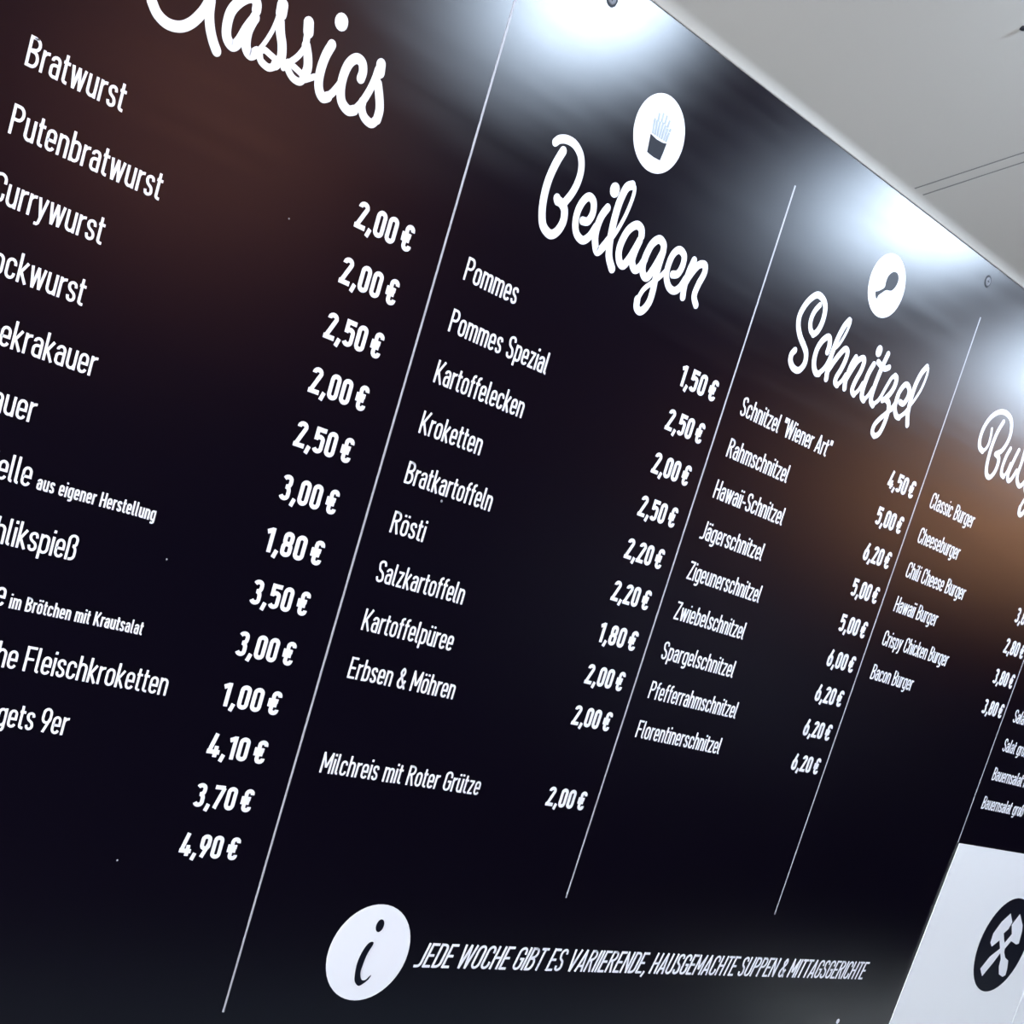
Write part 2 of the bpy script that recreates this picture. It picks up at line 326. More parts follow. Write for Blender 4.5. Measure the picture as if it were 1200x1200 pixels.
# measured layout of the board (metres: x to the right, y up)
HEADINGS = {
  'Classics': [
    (1, [(-0.5382, 0.2899), (-0.5308, 0.2828), (-0.5205, 0.2797), (-0.5092, 0.2824), (-0.5005, 0.2896), (-0.4937, 0.3008), (-0.4904, 0.3104), (-0.4896, 0.3188)]),
    (1, [(-0.4889, 0.3134), (-0.4871, 0.3028), (-0.4832, 0.2931), (-0.4779, 0.2851), (-0.4727, 0.2795)]),
    (1, [(-0.447, 0.325), (-0.448, 0.3296), (-0.4521, 0.3327), (-0.4584, 0.3297), (-0.4652, 0.3218), (-0.4693, 0.3123), (-0.4692, 0.3007), (-0.4663, 0.2928), (-0.4598, 0.2896), (-0.4552, 0.2955), (-0.4513, 0.3079), (-0.4464, 0.319)]),
    (1, [(-0.4466, 0.3195), (-0.4494, 0.3088), (-0.4493, 0.3006), (-0.447, 0.2934), (-0.4417, 0.2905), (-0.4368, 0.295)]),
    (0.45, [(-0.4392, 0.291), (-0.4327, 0.3029), (-0.4278, 0.317), (-0.4259, 0.3292), (-0.4257, 0.3376)]),
    (1.22, [(-0.4245, 0.3399), (-0.4238, 0.3332)]),
    (1, [(-0.4231, 0.3269), (-0.4199, 0.3189), (-0.4153, 0.3102), (-0.4132, 0.3004), (-0.4168, 0.2933)]),
    (0.6, [(-0.424, 0.3349), (-0.4244, 0.3288), (-0.4209, 0.322)]),
    (0.7, [(-0.4165, 0.2922), (-0.4227, 0.2883), (-0.4307, 0.29), (-0.4336, 0.2941)]),
    (0.6, [(-0.4347, 0.2954), (-0.4309, 0.2995), (-0.4239, 0.2985), (-0.4157, 0.2968)]),
    (1.15, [(-0.3961, 0.3384), (-0.3941, 0.3314)]),
    (0.6, [(-0.3954, 0.3351), (-0.3932, 0.3216), (-0.3973, 0.31), (-0.4042, 0.3008)]),
    (0.6, [(-0.3953, 0.3339), (-0.3942, 0.3235), (-0.391, 0.3177)]),
    (1, [(-0.3928, 0.3205), (-0.3883, 0.3128), (-0.3857, 0.3042), (-0.387, 0.2957)]),
    (0.7, [(-0.3861, 0.2955), (-0.3899, 0.2907), (-0.3977, 0.2909), (-0.4045, 0.2958), (-0.4055, 0.3002)]),
    (0.6, [(-0.4068, 0.2996), (-0.3999, 0.2997), (-0.389, 0.2972)]),
    (0.55, [(-0.4088, 0.2941), (-0.4058, 0.2989)]),
    (0.6, [(-0.385, 0.2947), (-0.3769, 0.3008)]),
    (1, [(-0.3684, 0.3323), (-0.3715, 0.3216), (-0.3726, 0.3101), (-0.3717, 0.2994), (-0.3684, 0.2922), (-0.3632, 0.2888), (-0.3585, 0.2915)]),
    (0.75, [(-0.3603, 0.2897), (-0.3548, 0.2969), (-0.3501, 0.3064)]),
    (1.55, [(-0.3651, 0.3541), (-0.365, 0.3529)]),
    (1, [(-0.3308, 0.3197), (-0.3306, 0.3264), (-0.334, 0.3324), (-0.3407, 0.3329), (-0.3465, 0.3261), (-0.3489, 0.3145), (-0.3478, 0.3024), (-0.3435, 0.2936), (-0.3351, 0.2897), (-0.3286, 0.2925)]),
    (0.8, [(-0.3297, 0.2907), (-0.3234, 0.3011), (-0.3192, 0.3124), (-0.3166, 0.3237), (-0.3157, 0.3343)]),
    (1.12, [(-0.3142, 0.3398), (-0.3129, 0.333)]),
    (0.6, [(-0.3137, 0.3352), (-0.3136, 0.3276), (-0.3113, 0.3223)]),
    (1, [(-0.312, 0.3232), (-0.3069, 0.314), (-0.3029, 0.3042), (-0.3027, 0.2952)]),
    (0.9, [(-0.3026, 0.2959), (-0.3074, 0.2896), (-0.3165, 0.2913), (-0.3217, 0.2973), (-0.3226, 0.3027)]),
  ],
  'Beilagen': [
    (0.9, [(-0.0907, 0.3627), (-0.0859, 0.3676), (-0.0761, 0.3712), (-0.064, 0.3708), (-0.0529, 0.3645), (-0.0469, 0.3533), (-0.0463, 0.3399), (-0.0496, 0.3273), (-0.0551, 0.3163)]),
    (1, [(-0.0655, 0.3133), (-0.0673, 0.3152)]),
    (1, [(-0.0774, 0.3592), (-0.0821, 0.3447), (-0.0851, 0.3276), (-0.0846, 0.3104), (-0.0809, 0.295), (-0.0742, 0.284), (-0.0623, 0.2801), (-0.0539, 0.2865), (-0.0501, 0.298), (-0.0527, 0.3083), (-0.0592, 0.313), (-0.0659, 0.3136)]),
    (0.9, [(-0.0247, 0.3084), (-0.0171, 0.3108), (-0.0137, 0.3209), (-0.0173, 0.3309), (-0.0254, 0.3332), (-0.0316, 0.3262), (-0.0348, 0.3144), (-0.0332, 0.3027), (-0.0271, 0.2936), (-0.0167, 0.2909), (-0.0087, 0.298), (-0.004, 0.3097)]),
    (0.95, [(0.0042, 0.333), (-0.0007, 0.3217), (-0.0019, 0.308), (0.0005, 0.2973), (0.0077, 0.2882), (0.0136, 0.2938), (0.019, 0.3041)]),
    (1.45, [(0.0067, 0.3537), (0.007, 0.3521)]),
    (0.5, [(0.0093, 0.2868), (0.0163, 0.2969), (0.0254, 0.3125), (0.0324, 0.335), (0.0351, 0.3544), (0.0339, 0.3653), (0.0288, 0.3674)]),
    (1, [(0.0291, 0.3669), (0.0222, 0.3614), (0.0187, 0.3464), (0.0184, 0.3297), (0.0201, 0.3136), (0.0226, 0.3008), (0.0275, 0.2888), (0.0365, 0.2798)]),
    (0.95, [(0.0647, 0.3257), (0.0611, 0.3321), (0.0526, 0.3331), (0.0434, 0.3246), (0.0389, 0.3114), (0.0388, 0.2991), (0.0442, 0.2902), (0.0513, 0.2889), (0.057, 0.2988), (0.0611, 0.3104), (0.0641, 0.3208)]),
    (0.95, [(0.0641, 0.3208), (0.0618, 0.3075), (0.0623, 0.2968), (0.0698, 0.2909), (0.0764, 0.2964), (0.0802, 0.3064)]),
    (0.95, [(0.1035, 0.3236), (0.1012, 0.3299), (0.0923, 0.3324), (0.0839, 0.3243), (0.0803, 0.3112), (0.0799, 0.2985), (0.0846, 0.2907), (0.0914, 0.29), (0.0963, 0.2989), (0.101, 0.3124), (0.1038, 0.323)]),
    (0.95, [(0.1038, 0.323), (0.1036, 0.307), (0.1049, 0.2916), (0.1066, 0.2795), (0.1064, 0.2682), (0.1022, 0.2587), (0.0965, 0.2539), (0.0898, 0.2561), (0.0872, 0.264)]),
    (0.6, [(0.0871, 0.2615), (0.0914, 0.2757), (0.1009, 0.287), (0.1108, 0.2977), (0.1175, 0.3073)]),
    (0.9, [(0.1289, 0.3065), (0.1367, 0.3101), (0.1402, 0.3202), (0.138, 0.3307), (0.1281, 0.3338), (0.1206, 0.3267), (0.1181, 0.3138), (0.1202, 0.3018), (0.1286, 0.2928), (0.139, 0.2916), (0.1466, 0.2983), (0.1513, 0.3097)]),
    (0.95, [(0.1557, 0.332), (0.1534, 0.3185), (0.153, 0.3022), (0.1558, 0.2904)]),
    (0.9, [(0.1523, 0.3035), (0.157, 0.3166), (0.1652, 0.3301), (0.1749, 0.3336), (0.1782, 0.3257), (0.1744, 0.3113), (0.1733, 0.2978), (0.1807, 0.2897)]),
  ],
  'Schnitzel': [
    (0.75, [(0.3972, 0.3639), (0.3918, 0.3556), (0.3893, 0.3468), (0.3903, 0.3385), (0.3954, 0.3316), (0.4026, 0.3291)]),
    (0.85, [(0.4029, 0.3287), (0.4089, 0.335), (0.4122, 0.3458), (0.4115, 0.3575), (0.4075, 0.3669), (0.3984, 0.3724), (0.3864, 0.373), (0.376, 0.3646), (0.3687, 0.3526), (0.3657, 0.3399), (0.3695, 0.3284), (0.379, 0.3186), (0.3917, 0.311), (0.4008, 0.3042), (0.4046, 0.2945), (0.4018, 0.286), (0.3953, 0.2807), (0.3845, 0.2811), (0.3761, 0.2866), (0.374, 0.2945), (0.378, 0.3006)]),
    (0.85, [(0.4413, 0.3188), (0.441, 0.327), (0.4372, 0.3345), (0.4315, 0.335), (0.4236, 0.3268), (0.4194, 0.3156), (0.4201, 0.3038), (0.4247, 0.2943), (0.4322, 0.289), (0.4386, 0.2899)]),
    (0.7, [(0.4364, 0.2886), (0.4448, 0.2979), (0.449, 0.3075), (0.4508, 0.318)]),
    (0.45, [(0.4496, 0.3232), (0.4592, 0.334), (0.4655, 0.3504), (0.4674, 0.3632), (0.4663, 0.3684)]),
    (0.85, [(0.4636, 0.3669), (0.4579, 0.3578), (0.4536, 0.3432), (0.4516, 0.3282), (0.4513, 0.3138), (0.4532, 0.2999), (0.4563, 0.2887)]),
    (0.8, [(0.4552, 0.3006), (0.4603, 0.3122), (0.4671, 0.3244), (0.474, 0.3332), (0.4808, 0.3321), (0.4828, 0.3238), (0.4802, 0.3096), (0.4756, 0.2969), (0.4765, 0.2905), (0.4825, 0.2884)]),
    (0.6, [(0.4813, 0.2877), (0.4892, 0.2966), (0.4929, 0.3057)]),
    (0.85, [(0.5019, 0.331), (0.4982, 0.3208), (0.4967, 0.308), (0.4968, 0.2967), (0.4996, 0.2897)]),
    (0.8, [(0.4967, 0.3012), (0.5017, 0.3152), (0.5081, 0.3285), (0.5166, 0.3351), (0.5219, 0.3317), (0.5216, 0.3203), (0.5175, 0.3065), (0.5158, 0.2957), (0.5178, 0.2907), (0.5235, 0.2884)]),
    (0.6, [(0.5227, 0.2878), (0.53, 0.2967), (0.5341, 0.3071)]),
    (0.85, [(0.5439, 0.3353), (0.5398, 0.3237), (0.5383, 0.3106), (0.5387, 0.2981), (0.5416, 0.291), (0.548, 0.2883)]),
    (0.6, [(0.5472, 0.2879), (0.5543, 0.2971), (0.5585, 0.3077)]),
    (1.35, [(0.5459, 0.3548), (0.5459, 0.3525)]),
    (0.85, [(0.5672, 0.3564), (0.5645, 0.3429), (0.5624, 0.3273), (0.5613, 0.3119), (0.5616, 0.2993), (0.5641, 0.292), (0.5714, 0.2884)]),
    (0.8, [(0.5515, 0.3409), (0.5617, 0.3386), (0.5709, 0.338), (0.5788, 0.3422)]),
    (0.6, [(0.5708, 0.2893), (0.5804, 0.2992), (0.5858, 0.3148), (0.5913, 0.3305), (0.5972, 0.337)]),
    (0.85, [(0.5981, 0.3366), (0.6035, 0.3342), (0.6048, 0.3253), (0.6014, 0.3149), (0.5943, 0.3051)]),
    (0.8, [(0.5884, 0.3004), (0.5943, 0.3034), (0.6034, 0.3014), (0.6079, 0.2945), (0.6099, 0.2844), (0.609, 0.27), (0.605, 0.2588), (0.5972, 0.2536)]),
    (0.75, [(0.5973, 0.2534), (0.5894, 0.2573), (0.589, 0.2666), (0.5958, 0.2768), (0.6073, 0.2884), (0.6148, 0.2977)]),
    (0.75, [(0.6142, 0.2952), (0.6198, 0.3075), (0.6191, 0.319)]),
    (0.8, [(0.6284, 0.31), (0.6374, 0.3103), (0.6424, 0.3202), (0.6404, 0.3302), (0.6316, 0.3347), (0.6247, 0.3314), (0.6194, 0.3203), (0.6192, 0.3084), (0.6221, 0.2987), (0.6302, 0.2915), (0.6385, 0.291)]),
    (0.65, [(0.6366, 0.2905), (0.6475, 0.3002), (0.6532, 0.3091)]),
    (0.45, [(0.6538, 0.3116), (0.6602, 0.3231), (0.6672, 0.3408), (0.6689, 0.3593), (0.6665, 0.368)]),
    (0.85, [(0.6622, 0.3691), (0.6552, 0.3586), (0.6509, 0.3441), (0.6501, 0.3296), (0.6519, 0.3146), (0.6556, 0.3002), (0.6626, 0.2878)]),
  ],
  'Burger': [
    (0.55, [(0.8742, 0.3427), (0.878, 0.3333), (0.8795, 0.3216), (0.8763, 0.3132), (0.8694, 0.3075)]),
    (0.8, [(0.8707, 0.3079), (0.8588, 0.3113), (0.8519, 0.3229), (0.8523, 0.3395), (0.8606, 0.356), (0.8766, 0.3687), (0.8955, 0.3733), (0.9142, 0.3701), (0.9249, 0.3603), (0.9294, 0.3478), (0.9276, 0.3351), (0.9207, 0.3224), (0.9096, 0.3155)]),
    (0.8, [(0.8983, 0.3602), (0.8922, 0.3433), (0.8901, 0.3246), (0.8916, 0.3053), (0.896, 0.2897), (0.9031, 0.2809), (0.9135, 0.2798), (0.9214, 0.2888), (0.9232, 0.3016), (0.9193, 0.3113), (0.9074, 0.3142)]),
    (0.75, [(0.9427, 0.3316), (0.9387, 0.3181), (0.9382, 0.3026), (0.9422, 0.2928), (0.9512, 0.2905)]),
    (0.55, [(0.9508, 0.2901), (0.9564, 0.3012), (0.9578, 0.3125)]),
    (0.75, [(0.9673, 0.3361), (0.964, 0.3219), (0.9613, 0.3057), (0.9622, 0.2934), (0.9689, 0.2889), (0.9753, 0.2938), (0.9814, 0.3079)]),
    (0.75, [(0.9848, 0.3432), (0.9875, 0.3221), (0.9876, 0.3064), (0.9928, 0.2952), (1.0054, 0.2898), (1.0152, 0.2995), (1.0203, 0.3151), (1.0222, 0.3283)]),
    (0.7, [(0.988, 0.3347), (1.0013, 0.3352), (1.0214, 0.336)]),
    (0.8, [(1.0444, 0.3216), (1.0421, 0.3279), (1.0332, 0.3304), (1.0248, 0.3223), (1.0212, 0.3092), (1.0208, 0.2965), (1.0255, 0.2887), (1.0323, 0.288), (1.0372, 0.2969), (1.0419, 0.3104), (1.0447, 0.321)]),
    (0.8, [(1.0447, 0.321), (1.0445, 0.305), (1.0458, 0.2896), (1.0475, 0.2775), (1.0473, 0.2662), (1.0431, 0.2567), (1.0374, 0.2519), (1.0307, 0.2541), (1.0281, 0.262)]),
    (0.6, [(1.028, 0.2595), (1.0323, 0.2737), (1.0418, 0.285), (1.0517, 0.2957), (1.0584, 0.3053)]),
    (.8, [(1.0718, 0.3045), (1.0796, 0.3081), (1.0831, 0.3182), (1.0809, 0.3287), (1.071, 0.3318), (1.0635, 0.3247), (1.061, 0.3118), (1.0631, 0.2998), (1.0715, 0.2908), (1.0819, 0.2896), (1.0895, 0.2963), (1.0942, 0.3077)]),
    (.8, [(1.0882, 0.3096), (1.1042, 0.3396), (1.1062, 0.3326), (1.1182, 0.3356), (1.1162, 0.3196), (1.1142, 0.3016), (1.1222, 0.2926), (1.1322, 0.2996)]),
  ],
}
SYMBOLS = {
  'cup': [(0.0324, 0.4228), (0.0429, 0.4213), (0.0537, 0.4219), (0.0593, 0.4235), (0.0584, 0.414), (0.057, 0.4045), (0.0459, 0.4039), (0.0353, 0.4048), (0.034, 0.4132)],
  'fries': [(0.0333, 0.4247), (0.0248, 0.4405), (0.0294, 0.4454), (0.0362, 0.4507), (0.045, 0.4521), (0.0544, 0.4492), (0.0624, 0.4428), (0.0637, 0.4355), (0.0606, 0.4257), (0.0527, 0.4239), (0.0418, 0.4234)],
  'drumstick': [(0.5032, 0.4086), (0.4969, 0.4153), (0.5022, 0.4183), (0.512, 0.4262), (0.5115, 0.4338), (0.5126, 0.4419), (0.5204, 0.4498), (0.53, 0.4504), (0.5356, 0.4445), (0.5343, 0.4351), (0.5282, 0.4278), (0.5173, 0.4247), (0.5103, 0.4189), (0.5051, 0.4137)],
  'hammer': [(1.4887, -0.3956), (1.5071, -0.412), (1.5019, -0.4259), (1.4897, -0.4349), (1.5013, -0.4481), (1.5139, -0.458), (1.5189, -0.4716), (1.5312, -0.4825), (1.5481, -0.4881), (1.5564, -0.5053), (1.5585, -0.5175), (1.549, -0.5212), (1.5313, -0.5163), (1.5199, -0.5009), (1.516, -0.4855), (1.5036, -0.4721), (1.4839, -0.4488), (1.4622, -0.4623), (1.4518, -0.455), (1.45, -0.4365), (1.4654, -0.4139)],
  'pick': [(1.5256, -0.3949), (1.5525, -0.416), (1.5591, -0.427), (1.5646, -0.4528), (1.5554, -0.4549), (1.5297, -0.4488), (1.5166, -0.4639), (1.5038, -0.4746), (1.4895, -0.4947), (1.4663, -0.5209), (1.4493, -0.5067), (1.4686, -0.4825), (1.4969, -0.4654), (1.523, -0.4353), (1.5092, -0.4171)],
  'ibody': [(-0.0116, -0.5071), (-0.018, -0.5067), (-0.0239, -0.5166), (-0.0268, -0.5323), (-0.0247, -0.5479), (-0.0217, -0.5551), (-0.0153, -0.5596), (-0.0092, -0.5569), (-0.0032, -0.5515), (-0.0011, -0.5462), (-0.003, -0.5476), (-0.0077, -0.5523), (-0.0134, -0.5517), (-0.0179, -0.5439), (-0.018, -0.5347), (-0.0162, -0.5203)],
}
UU = [-0.5317, -0.5063, -0.5479, -0.5374, -0.4816, -0.5337, -0.4469]
COVE_A = 62
RGH = (0.27, 0.32)
LR = 0.05
LAMPS = [(0.40, -0.60, BZ+.822, (0.2, 0, BZ-.2), 'white spotlight aimed at the second column of the board'),
         (1.42, -0.62, BZ+.868, (1.0, 0, BZ-.2), 'white spotlight aimed at the fourth column of the board'),
         (2.34, -0.60, BZ+.812, (1.5, 0, BZ-.3), 'white spotlight aimed at the white sign at the end of the board'),
         (3.15, -0.60, BZ+.800, (1.9, 0, BZ-.4), 'added white spotlight over the blank wall panel, brightening the white sign')]  # this last lamp is added to put more light on the white sign
HW = {'Classics': .0088, 'Beilagen': .0094, 'Schnitzel': .0096, 'Burger': .0098}
NW = 1.09

# ------------------------------------------------------------------ materials
M_black = bpy.data.materials.new('black_board_laminate'); M_black.use_nodes = True
_nt = M_black.node_tree; _nt.nodes.clear()
def _n(t): return _nt.nodes.new(t)
_out = _n('ShaderNodeOutputMaterial'); _mix = _n('ShaderNodeMixShader'); _fr = _n('ShaderNodeFresnel'); _fr.inputs['IOR'].default_value = 1.5
_df = _n('ShaderNodeBsdfDiffuse'); _df.inputs['Color'].default_value = (0.0030, 0.0022, 0.0062, 1)
_gl = _n('ShaderNodeBsdfAnisotropic'); _gl.distribution = 'BECKMANN'; _gl.inputs['Color'].default_value = (1, 1, 1, 1)
_tc = _n('ShaderNodeTexCoord'); _mp = _n('ShaderNodeMapping'); _mp.inputs['Scale'].default_value = (0.4, 1, 6)
_ns = _n('ShaderNodeTexNoise'); _ns.inputs['Scale'].default_value = 8
_mr = _n('ShaderNodeMapRange'); _mr.inputs['To Min'].default_value = RGH[0]; _mr.inputs['To Max'].default_value = RGH[1]
_nt.links.new(_tc.outputs['Object'], _mp.inputs['Vector']); _nt.links.new(_mp.outputs[0], _ns.inputs['Vector'])
_nt.links.new(_ns.outputs['Fac'], _mr.inputs['Value']); _nt.links.new(_mr.outputs[0], _gl.inputs['Roughness'])
_nt.links.new(_fr.outputs[0], _mix.inputs[0]); _nt.links.new(_df.outputs[0], _mix.inputs[1]); _nt.links.new(_gl.outputs[0], _mix.inputs[2])
_nt.links.new(_mix.outputs[0], _out.inputs['Surface'])
M_film = material('white_lettering_film', (0.86, 0.87, 0.93), 0.45, 0.4)
M_line = material('pale_line_film', (0.42, 0.42, 0.46), 0.45, 0.4)
M_dark_film = material('dark_symbol_film', (0.004, 0.005, 0.012), 0.4, 0.2)
M_grey_film = material('grey_symbol_film', (0.36, 0.41, 0.46), 0.45, 0.4)
M_sheet = material('white_sheet', (0.92, 0.935, 0.96), 0.35, 0.4)
noise_on(M_sheet, 'Roughness', 6, 0.33, 0.42)
M_ceil = material('grey_white_ceiling', (0.50, 0.485, 0.455), 0.55, 0.4)
noise_on(M_ceil, 'Base Color', 2.5, (0.445, 0.432, 0.400), (0.475, 0.46, 0.43), (1, 1, 1), 2)
M_seal = material('grey_joint_seal', (0.16, 0.16, 0.155), 0.7, 0.3)
M_steel = material('brushed_steel', (0.55, 0.56, 0.58), 0.3, 0.5, 1.0)
M_screw = material('dull_screw_steel', (0.16, 0.165, 0.18), 0.55, 0.4, 0.3)
M_darksteel = material('dark_screw_rim', (0.012, 0.013, 0.018), 0.6, 0.3)
M_dust = material('dust', (0.25, 0.25, 0.27), 0.8, 0.2)
M_wall = material('dark_wall_paint', (0.012, 0.010, 0.014), 0.8, 0.2)
M_wood = material('brown_wood_cladding', (0.16, 0.065, 0.03), 0.6, 0.3)
noise_on(M_wood, 'Base Color', 3, (0.10, 0.04, 0.02), (0.20, 0.085, 0.035), (0.4, 1, 8))
M_floor = material('dark_floor', (0.03, 0.03, 0.033), 0.6, 0.3)
noise_on(M_floor, 'Base Color', 4, (0.02, 0.02, 0.023), (0.04, 0.04, 0.042))
M_lamp = material('lamp_lens', (0.9, 0.9, 0.9), 0.4, 0.5, 0, (0.66, 0.81, 1.0), 330)
M_white = material('white_lamp_ring', (0.8, 0.8, 0.8), 0.35, 0.5)
M_warm = material('amber_lamp_glass', (0.9, 0.45, 0.25), 0.4, 0.5, 0, (1.0, 0.42, 0.27), 24)
M_counter = material('grey_green_counter_top', (0.17, 0.23, 0.24), 0.4, 0.5)
M_warm2 = material('bright_amber_lamp_glass', (0.9, 0.5, 0.2), 0.4, 0.5, 0, (1.0, 0.52, 0.27), 42)
M_reflection_panel = material('pale_grey_panel', (0.62, 0.68, 0.78), 0.45, 0.5)  # for the cabinet added to reflect in the board
M_tray = material('pale_tray', (0.75, 0.80, 0.76), 0.4, 0.5)
M_cable = material('black_cable', (0.01, 0.01, 0.01), 0.5, 0.4)

# ------------------------------------------------------------------ room shell
TOPZ = BZ + 0.5365                      # the board's upper edge, where wall meets the sloping ceiling
SL = math.tan(math.radians(30))
SKEW = 0.42                             # the joints run slightly askew across the slope
YB, XL, XR = -2.7, -3.6, 8.5
SY = -1.6                               # the slope turns flat here
FZ = TOPZ + SL*1.6 + .012
def wallbox(name, a, b, mat):
    m = MB(); m.box(a, b); return tag(m.build(name, mat), kind='structure')
wallbox('floor', (XL, YB, -0.1), (XR, 0.2, 0), M_floor)
wallbox('wall_front', (XL, 0.012, 0), (XR, 0.2, TOPZ+0.03), M_wall)
wallbox('wall_right', (XR, YB, 0), (XR+.1, 0.2, 3.6), M_wall)
wallbox('wall_back', (XL, YB-.1, 0), (XR, YB, 3.6), M_wall)
# ceiling: sloping panels butted at cover strips, then a flat run
ceil = empty('ceiling', (0, 0, TOPZ), kind='structure')
SEAM = 0.500
ST, GAP = 0.0090, 0.0030
seams = [XL-0.8, SEAM-3.6, SEAM-2.4, SEAM-1.2, SEAM, SEAM+1.2, SEAM+2.4, SEAM+3.6, SEAM+4.8, XR+.1]
# cove that rounds the corner between board and slope
CR = 0.026
cove = [(0.011, 0.0, 0.0), (0.0, 0.0, 0.0)]
py, pz = 0.0, 0.0; prof = [(0.0, 0.0)]; NA = 10
for k in range(NA):
    a = math.radians(COVE_A + (30-COVE_A)*(k+.5)/NA); s_ = CR*math.radians(COVE_A-30)/NA
    py -= s_*math.cos(a); pz += s_*math.sin(a); prof.append((py, pz))
CZ = TOPZ + pz + SL*py                   # the slope's own height at the wall line
def slope_slab(name, x0, x1, y0, y1, d0, d1, mat=None):
    v = []
    for x in (x0, x1):
        for y in (y0, y1):
            for d in (d0, d1): v.append((x - SKEW*y, y, CZ - SL*y + d))
    return link_mesh(name, v, [(0,2,6,4),(1,5,7,3),(0,1,3,2),(4,6,7,5),(0,4,5,1),(2,3,7,6)], mat or M_ceil, ceil, (0, 0, TOPZ))
for i in range(len(seams)-1):
    slope_slab('ceiling_panel', seams[i]+ST+GAP, seams[i+1]-ST-GAP, py, SY, 0.0, 0.008)
    if i:
        slope_slab('joint_strip', seams[i]-ST, seams[i]+ST, py, SY, 0.0, 0.008)
        for q in (-1, 1):
            a_ = seams[i]+q*(ST+GAP/2); slope_slab('joint_seal', a_-GAP/2, a_+GAP/2, py, SY, 0.0001, 0.008, M_seal)
slope_slab('ceiling_backing', XL-.8, XR+.1, py, SY, 0.0085, 0.03)
for xs_, ys_ in ((0.3315, -0.196), (1.02, -0.196), (-0.86, -0.196)):      # small dark fixing screws in the panels
    m = MB(); m.lathe([(0, -.0022), (.0028, -.0018), (.0042, 0.001)], (xs_, ys_, CZ - SL*ys_), 16)
    m.build('fixing_screw', M_darksteel, ceil, (0, 0, TOPZ), smooth=True)
vs = [(x, y, TOPZ+z) for x in (XL, XR) for y, z in [(0.011, 0.0)]+prof]; k_ = len(prof)+1
link_mesh('cove', vs, [(i, i+1, k_+i+1, k_+i) for i in range(k_-1)], M_ceil, ceil, (0, 0, TOPZ), smooth=True)
m = MB(); m.box((XL, YB, FZ), (XR, SY, FZ+.05)); m.build('flat_ceiling', M_ceil, ceil, (0, 0, TOPZ))
# ------------------------------------------------------------------ the menu board
BX0, BX1, BBOT, BTOP = -0.672, 1.6605, BZ-0.80, TOPZ-0.0005
O = (0.5, 0.0, BBOT)
board = empty('menu_board', O, 'wide glossy black wall menu board with white German dishes and prices in columns', 'menu board')
m = MB(); m.box((BX0, 0.0, BBOT), (BX1, 0.0115, BTOP), 0.0008)
m.build('panel', M_black, board, O)
ROW = [-(-0.2003 + 0.05196*k) for k in range(13)]       # baselines of the thirteen rows (y up)
CAP, WT = 0.0228, 0.100
COLX = [-0.6240, -0.1553, 0.3140, 0.7828, 1.2455]
PRX = [-0.2268, 0.2620, 0.7330, 1.2020]
items = [
 [('Bratwurst', .0848), ('Putenbratwurst', .1346), ('Currywurst', .0945), ('Bockwurst', None), ('Käsekrakauer', None), ('Krakauer', None), ('Frikadelle', None),
  ('Schaschlikspieß', None), ('Frikadelle', None), ('Holländische Fleischkroketten', None), ('Chicken Nuggets 9er', None)],
 [('Pommes', .0748), ('Pommes Spezial', .1431), ('Kartoffelecken', .1281), ('Kroketten', .0868), ('Bratkartoffeln', .1234), ('Rösti', .0461), ('Salzkartoffeln', .1239),
  ('Kartoffelpüree', .1279), ('Erbsen & Möhren', .1512), None, ('Milchreis mit Roter Grütze', .2334)],
 [('Schnitzel "Wiener Art"', .199), ('Rahmschnitzel', .1306), ('Hawaii-Schnitzel', .1493), ('Jägerschnitzel', .1317), ('Zigeunerschnitzel', .1547), ('Zwiebelschnitzel', .1475),
  ('Spargelschnitzel', .1522), ('Pfefferrahmschnitzel', .1861), ('Florentinerschnitzel', .1765)],
 [('Classic Burger', .1305), ('Cheeseburger', .1216), ('Chili Cheese Burger', .1761), ('Hawaii Burger', .1244), ('Crispy Chicken Burger', .1944), ('Bacon Burger', .1196)],
 [None, None, None, None, None, ('Salat klein', .098), ('Salat groß', .092), ('Bauernsalat klein', .161), ('Bauernsalat groß', .1548)],
]
# right-hand ends of the first column's names whose beginnings lie outside the photograph
ENDX = {3: None}
col1_end = {2: -0.5289, 3: UU[0], 4: UU[1], 5: UU[2], 6: UU[3], 7: UU[4], 8: UU[5], 9: -0.3577, 10: UU[6]}
for ci, col in enumerate(items):
    for ri, it in enumerate(col):
        if not it: continue
        ink = Ink()
        if ci == 0 and ri >= 3:
            write(ink, it[0], col1_end[ri], ROW[ri], CAP, WT, None, right=True, wf=1.02 if ri == 10 else NW, gap=.16)
        elif ci == 0 and ri == 2:
            write(ink, it[0], col1_end[2], ROW[ri], CAP, WT, None, right=True, wf=NW)
        else:
            write(ink, it[0], COLX[ci], ROW[ri], CAP, WT, it[1])
        ink.build('item_lettering', M_film, board, O)
for text, x, ri, wd in (('aus eigener Herstellung', -0.5312, 6, .1150), ('im Brötchen mit Krautsalat', -0.5288, 8, .1300)):
    ink = Ink(); write(ink, text, x, ROW[ri], 0.0128, 0.125, wd)
    ink.build('note_lettering', M_film, board, O, 'small note in thin white lettering after a dish name')
prices = [
 ['2,00', '2,00', '2,50', '2,00', '2,50', '3,00', '1,80', '3,50', '3,00', '1,00', '4,10', '3,70', '4,90'],
 ['1,50', '2,50', '2,00', '2,50', '2,20', '2,20', '1,80', '2,00', '2,00', None, '2,00'],
 ['4,50', '5,00', '6,20', '5,00', '5,00', '6,00', '6,20', '6,20', '6,20'],
 ['2,80', '2,90', '3,80', '2,80', '3,80', '3,80'],
]
for ci, col in enumerate(prices):
    for ri, p in enumerate(col):
        if not p: continue
        ink = Ink(); write(ink, p + ' €', PRX[ci], ROW[ri], 0.0240, 0.155, 0.0695, right=True, track=0.055, gap=.10)
        ink.build('price_lettering', M_film, board, O)
